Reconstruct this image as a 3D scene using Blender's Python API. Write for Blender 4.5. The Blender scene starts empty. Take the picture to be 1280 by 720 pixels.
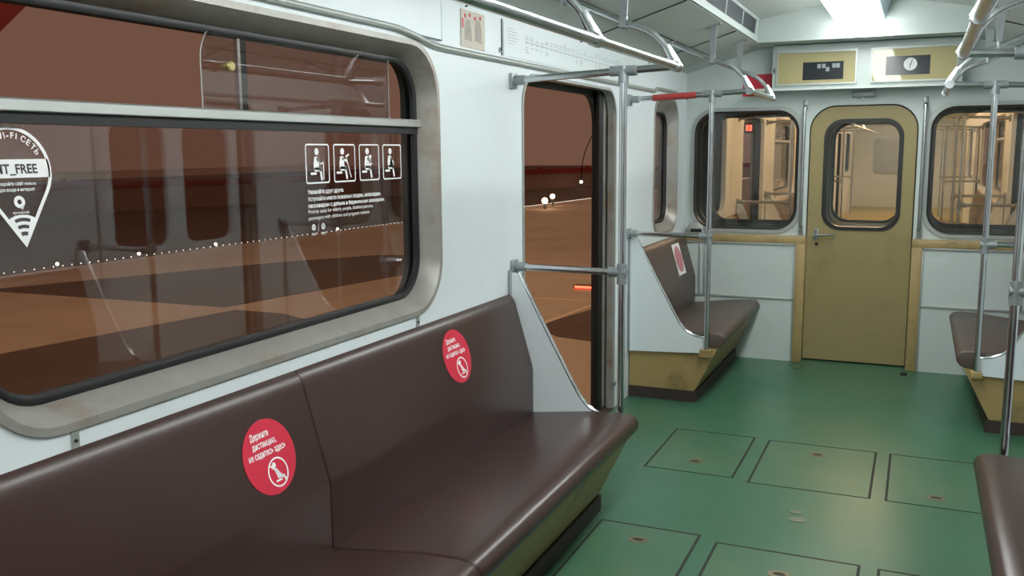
import bpy, bmesh, math, random
from mathutils import Vector, Matrix
random.seed(7)
C = bpy.context.scene.collection
PI = math.pi
GX = Matrix.Identity(4)            # placement of the car being built

# ------------------------------------------------------------------ materials
def mat(name, col, rough=.5, metal=0, noise=0, nscale=8, bump=0, bscale=60, coat=0, dirt=None, dirt_amt=0, dirt_scale=3, spec=.5, rnoise=0):
    m = bpy.data.materials.new(name); m.use_nodes = True
    nt = m.node_tree; b = nt.nodes['Principled BSDF']; L = nt.links.new
    b.inputs['Base Color'].default_value = (*col, 1); b.inputs['Roughness'].default_value = rough
    b.inputs['Metallic'].default_value = metal; b.inputs['Specular IOR Level'].default_value = spec
    if coat: b.inputs['Coat Weight'].default_value = coat; b.inputs['Coat Roughness'].default_value = .02
    tc = nt.nodes.new('ShaderNodeTexCoord')
    src = None
    if noise:
        n = nt.nodes.new('ShaderNodeTexNoise'); n.inputs['Scale'].default_value = nscale; n.inputs['Detail'].default_value = 6
        L(tc.outputs['Object'], n.inputs['Vector'])
        mx = nt.nodes.new('ShaderNodeMix'); mx.data_type = 'RGBA'
        mx.inputs['A'].default_value = (*[c * (1 - noise) for c in col], 1); mx.inputs['B'].default_value = (*[min(1, c * (1 + noise)) for c in col], 1)
        L(n.outputs['Fac'], mx.inputs['Factor']); src = mx.outputs['Result']
        L(src, b.inputs['Base Color'])
        if rnoise:
            mr = nt.nodes.new('ShaderNodeMapRange'); mr.inputs['To Min'].default_value = max(.02, rough - rnoise); mr.inputs['To Max'].default_value = rough + rnoise
            mr.inputs['From Min'].default_value = .3; mr.inputs['From Max'].default_value = .7
            L(n.outputs['Fac'], mr.inputs['Value']); L(mr.outputs['Result'], b.inputs['Roughness'])
    if dirt:
        n2 = nt.nodes.new('ShaderNodeTexNoise'); n2.inputs['Scale'].default_value = dirt_scale; n2.inputs['Detail'].default_value = 9; n2.inputs['Roughness'].default_value = .65
        L(tc.outputs['Object'], n2.inputs['Vector'])
        cr = nt.nodes.new('ShaderNodeMapRange'); cr.inputs['From Min'].default_value = .52; cr.inputs['From Max'].default_value = .72; cr.inputs['To Max'].default_value = dirt_amt
        L(n2.outputs['Fac'], cr.inputs['Value'])
        mx2 = nt.nodes.new('ShaderNodeMix'); mx2.data_type = 'RGBA'; mx2.inputs['B'].default_value = (*dirt, 1)
        if src: L(src, mx2.inputs['A'])
        else: mx2.inputs['A'].default_value = (*col, 1)
        L(cr.outputs['Result'], mx2.inputs['Factor']); L(mx2.outputs['Result'], b.inputs['Base Color'])
    if bump:
        n3 = nt.nodes.new('ShaderNodeTexNoise'); n3.inputs['Scale'].default_value = bscale; n3.inputs['Detail'].default_value = 4
        L(tc.outputs['Object'], n3.inputs['Vector'])
        bp = nt.nodes.new('ShaderNodeBump'); bp.inputs['Strength'].default_value = bump; bp.inputs['Distance'].default_value = .004
        L(n3.outputs['Fac'], bp.inputs['Height']); L(bp.outputs['Normal'], b.inputs['Normal'])
    return m

def emit(name, col, strength):
    m = bpy.data.materials.new(name); m.use_nodes = True; nt = m.node_tree
    b = nt.nodes['Principled BSDF']; b.inputs['Base Color'].default_value = (.8, .8, .8, 1)
    b.inputs['Emission Color'].default_value = (*col, 1); b.inputs['Emission Strength'].default_value = strength
    return m

def glass(name, tint, extra=0.0):
    m = bpy.data.materials.new(name); m.use_nodes = True; nt = m.node_tree; L = nt.links.new
    nt.nodes.clear()
    o = nt.nodes.new('ShaderNodeOutputMaterial'); mx = nt.nodes.new('ShaderNodeMixShader')
    t = nt.nodes.new('ShaderNodeBsdfTransparent'); t.inputs['Color'].default_value = (*tint, 1)
    g = nt.nodes.new('ShaderNodeBsdfGlossy'); g.inputs['Roughness'].default_value = .015; g.inputs['Color'].default_value = (.95, .95, .95, 1)
    f = nt.nodes.new('ShaderNodeLayerWeight'); f.inputs['Blend'].default_value = .5
    pw = nt.nodes.new('ShaderNodeMath'); pw.operation = 'POWER'; pw.inputs[1].default_value = 5
    mu = nt.nodes.new('ShaderNodeMath'); mu.operation = 'MULTIPLY_ADD'; mu.inputs[1].default_value = .955; mu.inputs[2].default_value = .045
    mt = nt.nodes.new('ShaderNodeMath'); mt.operation = 'ADD'; mt.inputs[1].default_value = extra; mt.use_clamp = True
    L(f.outputs['Facing'], pw.inputs[0]); L(pw.outputs[0], mu.inputs[0])
    L(mu.outputs[0], mt.inputs[0]); L(mt.outputs[0], mx.inputs[0]); L(t.outputs[0], mx.inputs[1]); L(g.outputs[0], mx.inputs[2]); L(mx.outputs[0], o.inputs[0])
    return m

M = dict(
    white=mat('white_paint', (.70, .755, .775), .38, noise=.03, nscale=3, dirt=(.42, .42, .38), dirt_amt=.10, dirt_scale=2.5),
    white2=mat('grey_white_laminate', (.54, .60, .58), .45, noise=.03, nscale=2, dirt=(.35, .35, .3), dirt_amt=.15, dirt_scale=4),
    ceil=mat('ceiling_paint', (.50, .54, .50), .5, noise=.04, nscale=2, dirt=(.3, .3, .27), dirt_amt=.2, dirt_scale=3),
    floor=mat('green_linoleum', (.042, .128, .074), .34, noise=.16, nscale=1.6, dirt=(.085, .135, .07), dirt_amt=.55, dirt_scale=1.8, bump=.04, bscale=140, rnoise=.08),
    floor_dirty=mat('worn_green_linoleum', (.055, .134, .076), .36, noise=.15, nscale=3, dirt=(.11, .14, .065), dirt_amt=.6, dirt_scale=3.5, bump=.04, bscale=140),
    groove=mat('dark_groove', (.015, .018, .012), .8),
    vinyl=mat('brown_leatherette', (.044, .0215, .0185), .30, noise=.12, nscale=3, bump=.10, bscale=240),
    vinyl_worn=mat('faded_brown_leatherette', (.085, .060, .050), .45, noise=.12, nscale=6, bump=.08, bscale=220),
    tan=mat('tan_paint', (.36, .25, .10), .5, noise=.1, nscale=4, dirt=(.10, .075, .035), dirt_amt=.6, dirt_scale=5),
    olive=mat('olive_paint', (.29, .228, .10), .48, noise=.06, nscale=3, dirt=(.13, .10, .045), dirt_amt=.5, dirt_scale=3),
    ochre=mat('ochre_trim_paint', (.38, .27, .115), .5, noise=.08, nscale=6, dirt=(.12, .09, .05), dirt_amt=.6, dirt_scale=7),
    board=mat('yellow_board', (.36, .31, .14), .5, noise=.04, coat=1.0),
    plinth=mat('dark_brown_plinth', (.040, .026, .022), .6, noise=.2, nscale=9),
    chrome=mat('polished_steel_tube', (.60, .63, .65), .2, 1, noise=.15, nscale=14, rnoise=.06),
    collar=mat('grey_cast_collar', (.33, .36, .37), .42, .6, noise=.15, nscale=20),
    alu=mat('worn_aluminium', (.38, .365, .335), .42, .4, noise=.2, nscale=9, dirt=(.30, .20, .145), dirt_amt=.9, dirt_scale=5),
    alu2=mat('brushed_aluminium', (.62, .63, .61), .35, .8, noise=.06, nscale=5),
    mould=mat('grey_moulding', (.40, .42, .40), .4, .4, noise=.08),
    rubber=mat('black_rubber', (.010, .011, .011), .45),
    gl=glass('window_glass', (.81, .78, .77), .022),
    gl2=glass('clear_window_glass', (.975, .98, .97), .0),
    red=mat('red_vinyl_sticker', (.60, .022, .055), .4, noise=.04),
    redp=mat('red_painted_sleeve', (.42, .055, .055), .4, noise=.1),
    decal=mat('white_print', (.85, .84, .84), .5),
    ink=mat('dark_print', (.06, .05, .05), .6),
    reflection_grey=mat('painted_reflection', (.26, .29, .30), .6),  # grey for the reflection painted in the display window
    paper=mat('map_paper', (.70, .76, .77), .4),
    poster=mat('poster_paper', (.60, .54, .46), .5, noise=.2, nscale=14, dirt=(.42, .36, .31), dirt_amt=.7, dirt_scale=12),
    plug=mat('worn_floor_metal', (.16, .17, .12), .5, .2, noise=.3, nscale=50),
    floor_y=mat('yellow_linoleum', (.36, .30, .07), .4, noise=.1),
    black=mat('dark_display', (.018, .022, .026), .15),
    mesh=mat('dark_vent_mesh', (.035, .043, .052), .6, noise=.2, nscale=90),
    housing=mat('blue_grey_housing', (.40, .50, .58), .4),
    brass=mat('brass_knob', (.48, .39, .16), .35, .5),
    outer=mat('dark_green_car_end', (.030, .038, .034), .5, noise=.2),
    concrete=mat('pale_concrete', (.55, .46, .36), .8, noise=.12, nscale=.7, dirt=(.36, .28, .2), dirt_amt=.5, dirt_scale=.5),
    shade_ground=mat('painted_ground_shade', (.12, .085, .068), .7, noise=.25, nscale=1.2, dirt=(.2, .13, .09), dirt_amt=.5, dirt_scale=.8),  # darker ground colour, standing in for shade across the yard
    verge=mat('grey_verge', (.13, .10, .09), .85, noise=.2, nscale=.4),
    fence=mat('grey_brown_wall', (.46, .35, .29), .8, noise=.15, nscale=.5),
    fencered=mat('dark_red_coping', (.34, .04, .045), .6, noise=.1),
    lamp=emit('fluorescent_diffuser', (.95, 1.0, .98), 17),
    lampw=emit('warm_fluorescent_diffuser', (1.0, .62, .33), 16),
    spot=emit('yard_lamp_glow', (1.0, .88, .72), 5),
    headl=emit('headlamp_glow', (1.0, .62, .36), 14),
    redl=emit('red_lamp_glow', (1.0, .05, .02), 5),
)

# ------------------------------------------------------------------ mesh helpers
def tagp(o, **k):
    for a, b in k.items():
        if b is not None: o[a] = b
    return o

def thing(name, label, cat, loc=(0, 0, 0), group=None):
    o = bpy.data.objects.new(name, None); C.objects.link(o)
    o.empty_display_size = .05
    o.location = GX @ Vector(loc)
    tagp(o, label=label, category=cat, group=group)
    return o

def obj(name, bm, m, parent=None, smooth=40, **props):
    """bmesh in car coordinates -> one mesh object"""
    bmesh.ops.remove_doubles(bm, verts=bm.verts, dist=1e-6)
    bmesh.ops.transform(bm, matrix=GX, verts=bm.verts)
    if GX.determinant() < 0: bmesh.ops.reverse_faces(bm, faces=bm.faces)
    base = Vector((0, 0, 0))
    p = parent
    while p is not None:
        base = base + p.location; p = p.parent
    if parent is None and bm.verts:
        xs = [v.co for v in bm.verts]
        base = Vector(((min(v.x for v in xs) + max(v.x for v in xs)) / 2, (min(v.y for v in xs) + max(v.y for v in xs)) / 2, min(v.z for v in xs)))
    bmesh.ops.translate(bm, verts=bm.verts, vec=-base)
    me = bpy.data.meshes.new(name); bm.to_mesh(me); bm.free()
    if smooth:
        for p in me.polygons: p.use_smooth = True
        try: me.set_sharp_from_angle(angle=math.radians(smooth))
        except Exception: pass
    o = bpy.data.objects.new(name, me); C.objects.link(o)
    me.materials.append(m)
    if parent is not None: o.parent = parent
    else: o.location = base
    tagp(o, **props)
    return o

def struct(name, bm, m, parent=None, **k):
    o = obj(name, bm, m, parent, **k)
    if parent is None: o['kind'] = 'structure'
    return o

def sempty(name, loc=(0, 0, 0)):
    o = bpy.data.objects.new(name, None); C.objects.link(o); o.location = GX @ Vector(loc); o['kind'] = 'structure'; o.empty_display_size = .05
    return o

def box(bm, x0, y0, z0, x1, y1, z1, bev=0, seg=2):
    t = bmesh.new()
    bmesh.ops.create_cube(t, size=1)
    for v in t.verts:
        v.co = Vector((x0 if v.co.x < 0 else x1, y0 if v.co.y < 0 else y1, z0 if v.co.z < 0 else z1))
    if bev: bmesh.ops.bevel(t, geom=t.edges[:], offset=bev, segments=seg, affect='EDGES', profile=.5)
    bmesh.ops.recalc_face_normals(t, faces=t.faces)
    merge(bm, t); return bm

def merge(bm, t):
    me = bpy.data.meshes.new('_t'); t.to_mesh(me); t.free(); bm.from_mesh(me); bpy.data.meshes.remove(me)

def prism(bm, prof, y0, y1, bev=0, seg=3, ax='y', only_ends=False):
    """closed profile [(a,b)] swept along an axis. ax 'y': a=x b=z; 'x': a=y b=z; 'z': a=x b=y"""
    t = bmesh.new()
    def P(a, b, c): return {'y': (a, c, b), 'x': (c, a, b), 'z': (a, b, c)}[ax]
    A = [t.verts.new(P(a, b, y0)) for a, b in prof]; B = [t.verts.new(P(a, b, y1)) for a, b in prof]
    n = len(prof)
    fa = t.faces.new(A); fb = t.faces.new(B[::-1])
    for i in range(n): t.faces.new((A[i], A[(i + 1) % n], B[(i + 1) % n], B[i]))
    bmesh.ops.recalc_face_normals(t, faces=t.faces)
    if bev:
        ed = list(fa.edges) + list(fb.edges) if only_ends else t.edges[:]
        bmesh.ops.bevel(t, geom=ed, offset=bev, segments=seg, affect='EDGES', profile=.5, clamp_overlap=True)
    merge(bm, t); return bm

def tube(bm, pts, r, seg=16, caps=True):
    t = bmesh.new(); pts = [Vector(p) for p in pts]
    rings = []; nrm = None
    for i, p in enumerate(pts):
        d = ((pts[min(i + 1, len(pts) - 1)] - p).normalized() if i < len(pts) - 1 else Vector()) + ((p - pts[i - 1]).normalized() if i else Vector())
        d.normalize()
        if nrm is None: nrm = d.orthogonal().normalized()
        nrm = (nrm - d * nrm.dot(d)).normalized(); b = d.cross(nrm)
        rr = r[i] if isinstance(r, (list, tuple)) else r
        rings.append([t.verts.new(p + rr * (math.cos(k * 2 * PI / seg) * nrm + math.sin(k * 2 * PI / seg) * b)) for k in range(seg)])
    for a, b in zip(rings, rings[1:]):
        for k in range(seg): t.faces.new((a[k], a[(k + 1) % seg], b[(k + 1) % seg], b[k]))
    if caps: t.faces.new(rings[0][::-1]); t.faces.new(rings[-1])
    bmesh.ops.recalc_face_normals(t, faces=t.faces)
    merge(bm, t); return bm

def fillet(pts, r, n=6):
    pts = [Vector(p) for p in pts]; out = [pts[0]]
    for i in range(1, len(pts) - 1):
        a, p, b = pts[i - 1], pts[i], pts[i + 1]
        da = (a - p); db = (b - p); rr = min(r, da.length * .45, db.length * .45)
        A = p + da.normalized() * rr; B = p + db.normalized() * rr
        for k in range(n + 1):
            u = k / n; out.append((1 - u) ** 2 * A + 2 * u * (1 - u) * p + u * u * B)
    out.append(pts[-1]); return out

def rrect(a0, b0, a1, b1, r, n=8):
    rs = r if isinstance(r, (list, tuple)) else (r,) * 4     # bl, br, tr, tl
    out = []
    for (cx, cy, st, q) in ((a0 + rs[0], b0 + rs[0], PI, rs[0]), (a1 - rs[1], b0 + rs[1], 1.5 * PI, rs[1]), (a1 - rs[2], b1 - rs[2], 0, rs[2]), (a0 + rs[3], b1 - rs[3], .5 * PI, rs[3])):
        for k in range(n + 1):
            t = st + k / n * PI / 2; out.append((cx + q * math.cos(t), cy + q * math.sin(t)))
    return out

def plate(bm, outer, holes, mapf, d0, d1):
    """flat sheet with holes: 2-D outlines, mapf(a,b,d) gives the point, d0..d1 its thickness"""
    cu = bpy.data.curves.new('_c', 'CURVE'); cu.dimensions = '2D'; cu.fill_mode = 'BOTH'; cu.extrude = .5
    for ring in [outer] + list(holes):
        s = cu.splines.new('POLY'); s.points.add(len(ring) - 1); s.use_cyclic_u = True
        for p, (a, b) in zip(s.points, ring): p.co = (a, b, 0, 1)
    o = bpy.data.objects.new('_c', cu); C.objects.link(o)
    dg = bpy.context.evaluated_depsgraph_get(); dg.update()
    me = bpy.data.meshes.new_from_object(o.evaluated_get(dg))
    t = bmesh.new(); t.from_mesh(me)
    bpy.data.objects.remove(o); bpy.data.curves.remove(cu); bpy.data.meshes.remove(me)
    for v in t.verts: v.co = Vector(mapf(v.co.x, v.co.y, d0 + (v.co.z + .5) * (d1 - d0)))
    bmesh.ops.remove_doubles(t, verts=t.verts, dist=1e-5)
    bmesh.ops.recalc_face_normals(t, faces=t.faces)
    merge(bm, t); return bm

def loft(bm, rings):
    t = bmesh.new(); R = [[t.verts.new(p) for p in r] for r in rings]; n = len(R[0])
    for a, b in zip(R, R[1:]):
        for k in range(n): t.faces.new((a[k], a[(k + 1) % n], b[(k + 1) % n], b[k]))
    bmesh.ops.recalc_face_normals(t, faces=t.faces)
    merge(bm, t); return bm

# flat artwork: shapes in (u,v), then mapped on a surface
def poly2(bm, pts): bm.faces.new([bm.verts.new((a, b, 0)) for a, b in pts])
def disc2(bm, cx, cy, r, n=24, ry=None): poly2(bm, [(cx + r * math.cos(2 * PI * k / n), cy + (ry or r) * math.sin(2 * PI * k / n)) for k in range(n)])
def ring2(bm, pts, w):
    n = len(pts); V = [Vector(p) for p in pts]; inn = []
    for i in range(n):
        d = (V[(i + 1) % n] - V[i - 1]).normalized(); inn.append(V[i] + Vector((-d.y, d.x)) * w)
    a = [bm.verts.new((p.x, p.y, 0)) for p in V]; b = [bm.verts.new((p.x, p.y, 0)) for p in inn]
    for i in range(n): bm.faces.new((a[i], a[(i + 1) % n], b[(i + 1) % n], b[i]))
def stroke2(bm, x0, y0, x1, y1, w0, w1=None, n=8):
    w1 = w0 if w1 is None else w1
    a = math.atan2(y1 - y0, x1 - x0)
    pts = [(x0 + w0 / 2 * math.cos(a + PI / 2 + PI * k / n), y0 + w0 / 2 * math.sin(a + PI / 2 + PI * k / n)) for k in range(n + 1)]
    pts += [(x1 + w1 / 2 * math.cos(a - PI / 2 + PI * k / n), y1 + w1 / 2 * math.sin(a - PI / 2 + PI * k / n)) for k in range(n + 1)]
    poly2(bm, pts)
def text2(bm, body, x, y, size, width=None, bold=0, align='LEFT', rot=0):
    cu = bpy.data.curves.new('_f', 'FONT'); cu.body = body; cu.size = 1; cu.offset = bold; cu.align_x = 'LEFT'
    cu.resolution_u = 3
    o = bpy.data.objects.new('_f', cu); C.objects.link(o)
    dg = bpy.context.evaluated_depsgraph_get(); dg.update()
    me = bpy.data.meshes.new_from_object(o.evaluated_get(dg))
    bpy.data.objects.remove(o); bpy.data.curves.remove(cu)
    if not me.vertices: return
    x0 = min(v.co.x for v in me.vertices); x1 = max(v.co.x for v in me.vertices)
    sx = size if width is None else width / (x1 - x0)
    off = {'LEFT': 0, 'CENTER': -.5, 'RIGHT': -1}[align] * (x1 - x0) * sx
    c, s = math.cos(rot), math.sin(rot)
    for v in me.vertices:
        a = (v.co.x - x0) * sx + off; b = v.co.y * size
        v.co = (x + c * a - s * b, y + s * a + c * b, 0)
    bm.from_mesh(me); bpy.data.meshes.remove(me)
def wrap(bm, origin, U, V, lift=0.0):
    U = Vector(U).normalized(); V = Vector(V).normalized(); N = U.cross(V); origin = Vector(origin)
    for v in bm.verts: v.co = origin + U * v.co.x + V * v.co.y + N * (v.co.z + lift)
    return bm
def thick(bm, d):
    """gives flat artwork a small thickness (towards -N, before wrapping)"""
    r = bmesh.ops.extrude_face_region(bm, geom=bm.faces[:])
    for e in r['geom']:
        if isinstance(e, bmesh.types.BMVert): e.co.z += d
    bmesh.ops.recalc_face_normals(bm, faces=bm.faces)
    return bm

W = 1.195
YE = 6.74          # end wall plane
WIN = (1.12, .955, 2.915, 1.852)
WIN2 = (5.86, .955, 6.46, 1.83)
DOOR = (3.70, -.04, 5.02, 1.825)

# ------------------------------------------------------------------ the car
def map_wall(s):
    return lambda a, b, d: (s * (W + d), a, b)
def map_end(a, b, d): return (a, YE + d, b)

def car_shell(tag, y_back, bays, warm):
    """tag: wording for names, bays: offsets of further window and door bays"""
    end = 'end' if not warm else 'far'
    # floor, ceiling
    b = bmesh.new(); box(b, -1.3, y_back, -.06, 1.3, 6.80, 0); struct('floor' if not warm else 'floor_far', b, M['floor' if not warm else 'floor_y'])
    b = bmesh.new()
    arc = [(-W - .03, 2.035), (-.66, 2.2), (-.645, 2.345), (-.33, 2.405), (0, 2.425), (.33, 2.405), (.645, 2.345), (.66, 2.2), (W + .03, 2.035)]
    prism(b, arc + [(x, z + .05) for x, z in arc[::-1]], y_back, 6.46)
    struct('ceiling' if not warm else 'ceiling_far', b, M['ceil'], smooth=20)
    # slope continues to the end wall below the bulkhead
    b = bmesh.new()
    for s in (-1, 1): prism(b, [(s * (W + .03), 2.035), (s * .66, 2.2), (s * .66, 2.45), (s * (W + .03), 2.45)], 6.46, YE)
    box(b, -.66, 6.40, 2.2, .66, YE, 2.47)
    struct('bulkhead_' + end, b, M['white2'], smooth=20)
    if not warm:
        b = bmesh.new()
        for s in (-1, 1):
            for y in (1.9, 3.15, 4.42, 5.68): prism(b, [(s * 1.19, 2.0355), (s * .66, 2.199), (s * .66, 2.1935), (s * 1.19, 2.0300)], y, y + .005)
            prism(b, [(s * .935, 2.1145), (s * .929, 2.1165), (s * .929, 2.111), (s * .935, 2.109)], y_back, 6.5)
        for y in (3.2, 4.7):
            prism(b, [(x, z - .001) for x, z in arc[2:7]] + [(x, z - .006) for x, z in arc[2:7][::-1]], y, y + .006)
        struct('trim_1', b, M['groove'])
    # side walls
    for s, side in ((-1, 'left'), (1, 'right')):
        holes = []
        wins = [WIN, WIN2] + [(a, WIN[1], c, WIN[3]) for a, c in bays['win']]
        doors = [DOOR] + [(a, DOOR[1], c, DOOR[3]) for a, c in bays['door']]
        for w in wins: holes.append(rrect(w[0], w[1], w[2], w[3], .17 if w is not WIN2 else .14))
        for d in doors: holes.append(rrect(d[0], d[1], d[2], d[3], (.001, .001, .13, .13)))
        b = bmesh.new(); plate(b, [(y_back, -.06), (6.9, -.06), (6.9, 2.06), (y_back, 2.06)], holes, map_wall(s), 0, .04)
        struct('wall_' + side if not warm else 'wall_far_' + side, b, M['white'])
        # outer body skin
        holes = [rrect(w[0] + .04, w[1] + .03, w[2] - .04, w[3] - .03, .13) for w in wins]
        holes += [rrect(d[0] + .03, -.10, d[2] - .05, d[3] - .025, (.001, .001, .16, .16)) for d in doors]
        b = bmesh.new(); plate(b, [(y_back, -.5), (6.9, -.5), (6.9, 2.3), (y_back, 2.3)], holes, map_wall(s), .10, .12)
        struct('wall_outer_' + side if not warm else 'wall_outer_far_' + side, b, M['outer'])
    # end wall above the dado
    b = bmesh.new()
    holes = [rrect(-1.135, .925, -.39, 1.775, .15), rrect(.43, .925, 1.175, 1.775, .15), rrect(-.33, -.04, .363, 1.793, (.001, .001, .17, .17))]
    plate(b, [(-W - .03, -.06), (W + .03, -.06), (W + .03, 2.25), (-W - .03, 2.25)], holes, map_end, 0, .03)
    struct('wall_' + end, b, M['white2'])
    b = bmesh.new()
    holes = [rrect(-1.10, .96, -.43, 1.74, .12), rrect(.47, .96, 1.14, 1.74, .12), rrect(-.20, .97, .245, 1.67, .1) if not warm else rrect(-.225, .94, .27, 1.70, .1)]
    plate(b, [(-W - .12, -.5), (W + .12, -.5), (W + .12, 2.6), (-W - .12, 2.6)], holes, map_end, .10, .12)
    struct('wall_outer_' + end, b, M['outer'])
    b = bmesh.new(); box(b, -W, y_back - .03, -.06, W, y_back, 2.5); struct('wall_rear' if not warm else 'wall_far_rear', b, M['white'])

def end_window(x0, x1, n):
    w = sempty('window_%s' % n, ((x0 + x1) / 2, YE, .925))
    P = lambda r, d: [(a, YE + d, b) for a, b in r]
    z0, z1 = .925, 1.775
    b = bmesh.new()
    loft(b, [P(rrect(x0 - .02, z0 - .02, x1 + .02, z1 + .02, .165), -.001), P(rrect(x0 - .018, z0 - .018, x1 + .018, z1 + .018, .165), -.012), P(rrect(x0 + .006, z0 + .006, x1 - .006, z1 - .006, .15), -.012), P(rrect(x0 + .008, z0 + .008, x1 - .008, z1 - .008, .148), .02)])
    obj('window_frame', b, M['mould'], w)
    b = bmesh.new()
    loft(b, [P(rrect(x0 + .006, z0 + .006, x1 - .006, z1 - .006, .15), -.011), P(rrect(x0 + .008, z0 + .008, x1 - .008, z1 - .008, .148), -.016), P(rrect(x0 + .018, z0 + .018, x1 - .018, z1 - .018, .138), -.014), P(rrect(x0 + .022, z0 + .022, x1 - .022, z1 - .022, .134), .012)])
    obj('gasket', b, M['rubber'], w)
    b = bmesh.new(); plate(b, rrect(x0 + .015, z0 + .015, x1 - .015, z1 - .015, .14), [], map_end, .008, .013)
    obj('glass_pane', b, M['gl2'], w)

def end_door(n):
    d = sempty('door_%s' % n, (.017, YE, 0))
    b = bmesh.new()
    plate(b, rrect(-.322, .012, .355, 1.785, (.01, .01, .165, .165)), [rrect(-.227, .945, .271, 1.695, .12)], map_end, .012, .045)
    obj('door_leaf', b, M['olive'], d)
    P = lambda r, k: [(a, YE + k, z) for a, z in r]
    b = bmesh.new()
    R = lambda o, q: rrect(-.227 + o, .945 + o, .271 - o, 1.695 - o, q)
    loft(b, [P(R(-.006, .125), .013), P(R(-.004, .124), .004), P(R(.018, .112), .004), P(R(.022, .108), .040)])
    obj('gasket', b, M['rubber'], d)
    b = bmesh.new(); plate(b, R(.012, .115), [], map_end, .026, .031); obj('glass_pane', b, M['gl2'], d)
    b = bmesh.new()
    tube(b, [(-.262, YE + .014, .900), (-.262, YE - .022, .900)], .012); tube(b, fillet([(-.262, YE - .022, .900), (-.262, YE - .024, .940), ], .01), .008)
    tube(b, [(-.285, YE - .020, .902), (-.17, YE - .026, .906), (-.135, YE - .028, .908)], [.009, .007, .009])
    h = obj('door_handle', b, M['chrome'], d)
    b = bmesh.new(); box(b, -.277, YE + .006, .87, -.247, YE + .013, .945, .003); obj('escutcheon', b, M['collar'], h)
    b = bmesh.new(); tube(b, [(-.255, YE + .014, .838), (-.255, YE + .004, .838)], .011); obj('keyhole', b, M['groove'], d)
    return d

def dado(n, end):
    """panelled lower part of the end wall, left and right of the door"""
    y0 = 6.655
    for x0, x1, px in ((-W, -.32, -.385), (.36, W, .425)):
        lo, hi = min(x0, x1), max(x0, x1)
        s = -1 if lo < 0 else 1
        inner = (lo, px) if s < 0 else (px, hi)
        b = bmesh.new(); box(b, inner[0], y0 + .012, 0, inner[1], YE, .845); w = struct('wall_dado_%s_%s' % (end, 'left' if s < 0 else 'right'), b, M['white2'])
        b = bmesh.new()
        box(b, lo, y0, .843, hi, YE - .001, .893, .004)
        pa, pb = (px, x1) if s < 0 else (x0, px)
        box(b, pa, y0, 0, pb, YE + .012, .845, .004)
        obj('post_and_rail', b, M['ochre'], w, label='ochre painted timber edging')
        b = bmesh.new()
        dv = s * 1.04
        for xx in (dv - .018, dv + .018): box(b, xx - .007, y0 + .004, .452, xx + .007, y0 + .016, .843, .002)
        box(b, inner[0], y0 + .003, .440, inner[1], y0 + .016, .456, .002)
        ed = px + (-.012 if s < 0 else .012)
        box(b, min(ed, px), y0 + .003, 0, max(ed, px), y0 + .016, .843, .002)
        box(b, inner[0], y0 + .003, .828, inner[1], y0 + .016, .843, .002)
        obj('joint_strip', b, M['mould'], w)

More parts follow.
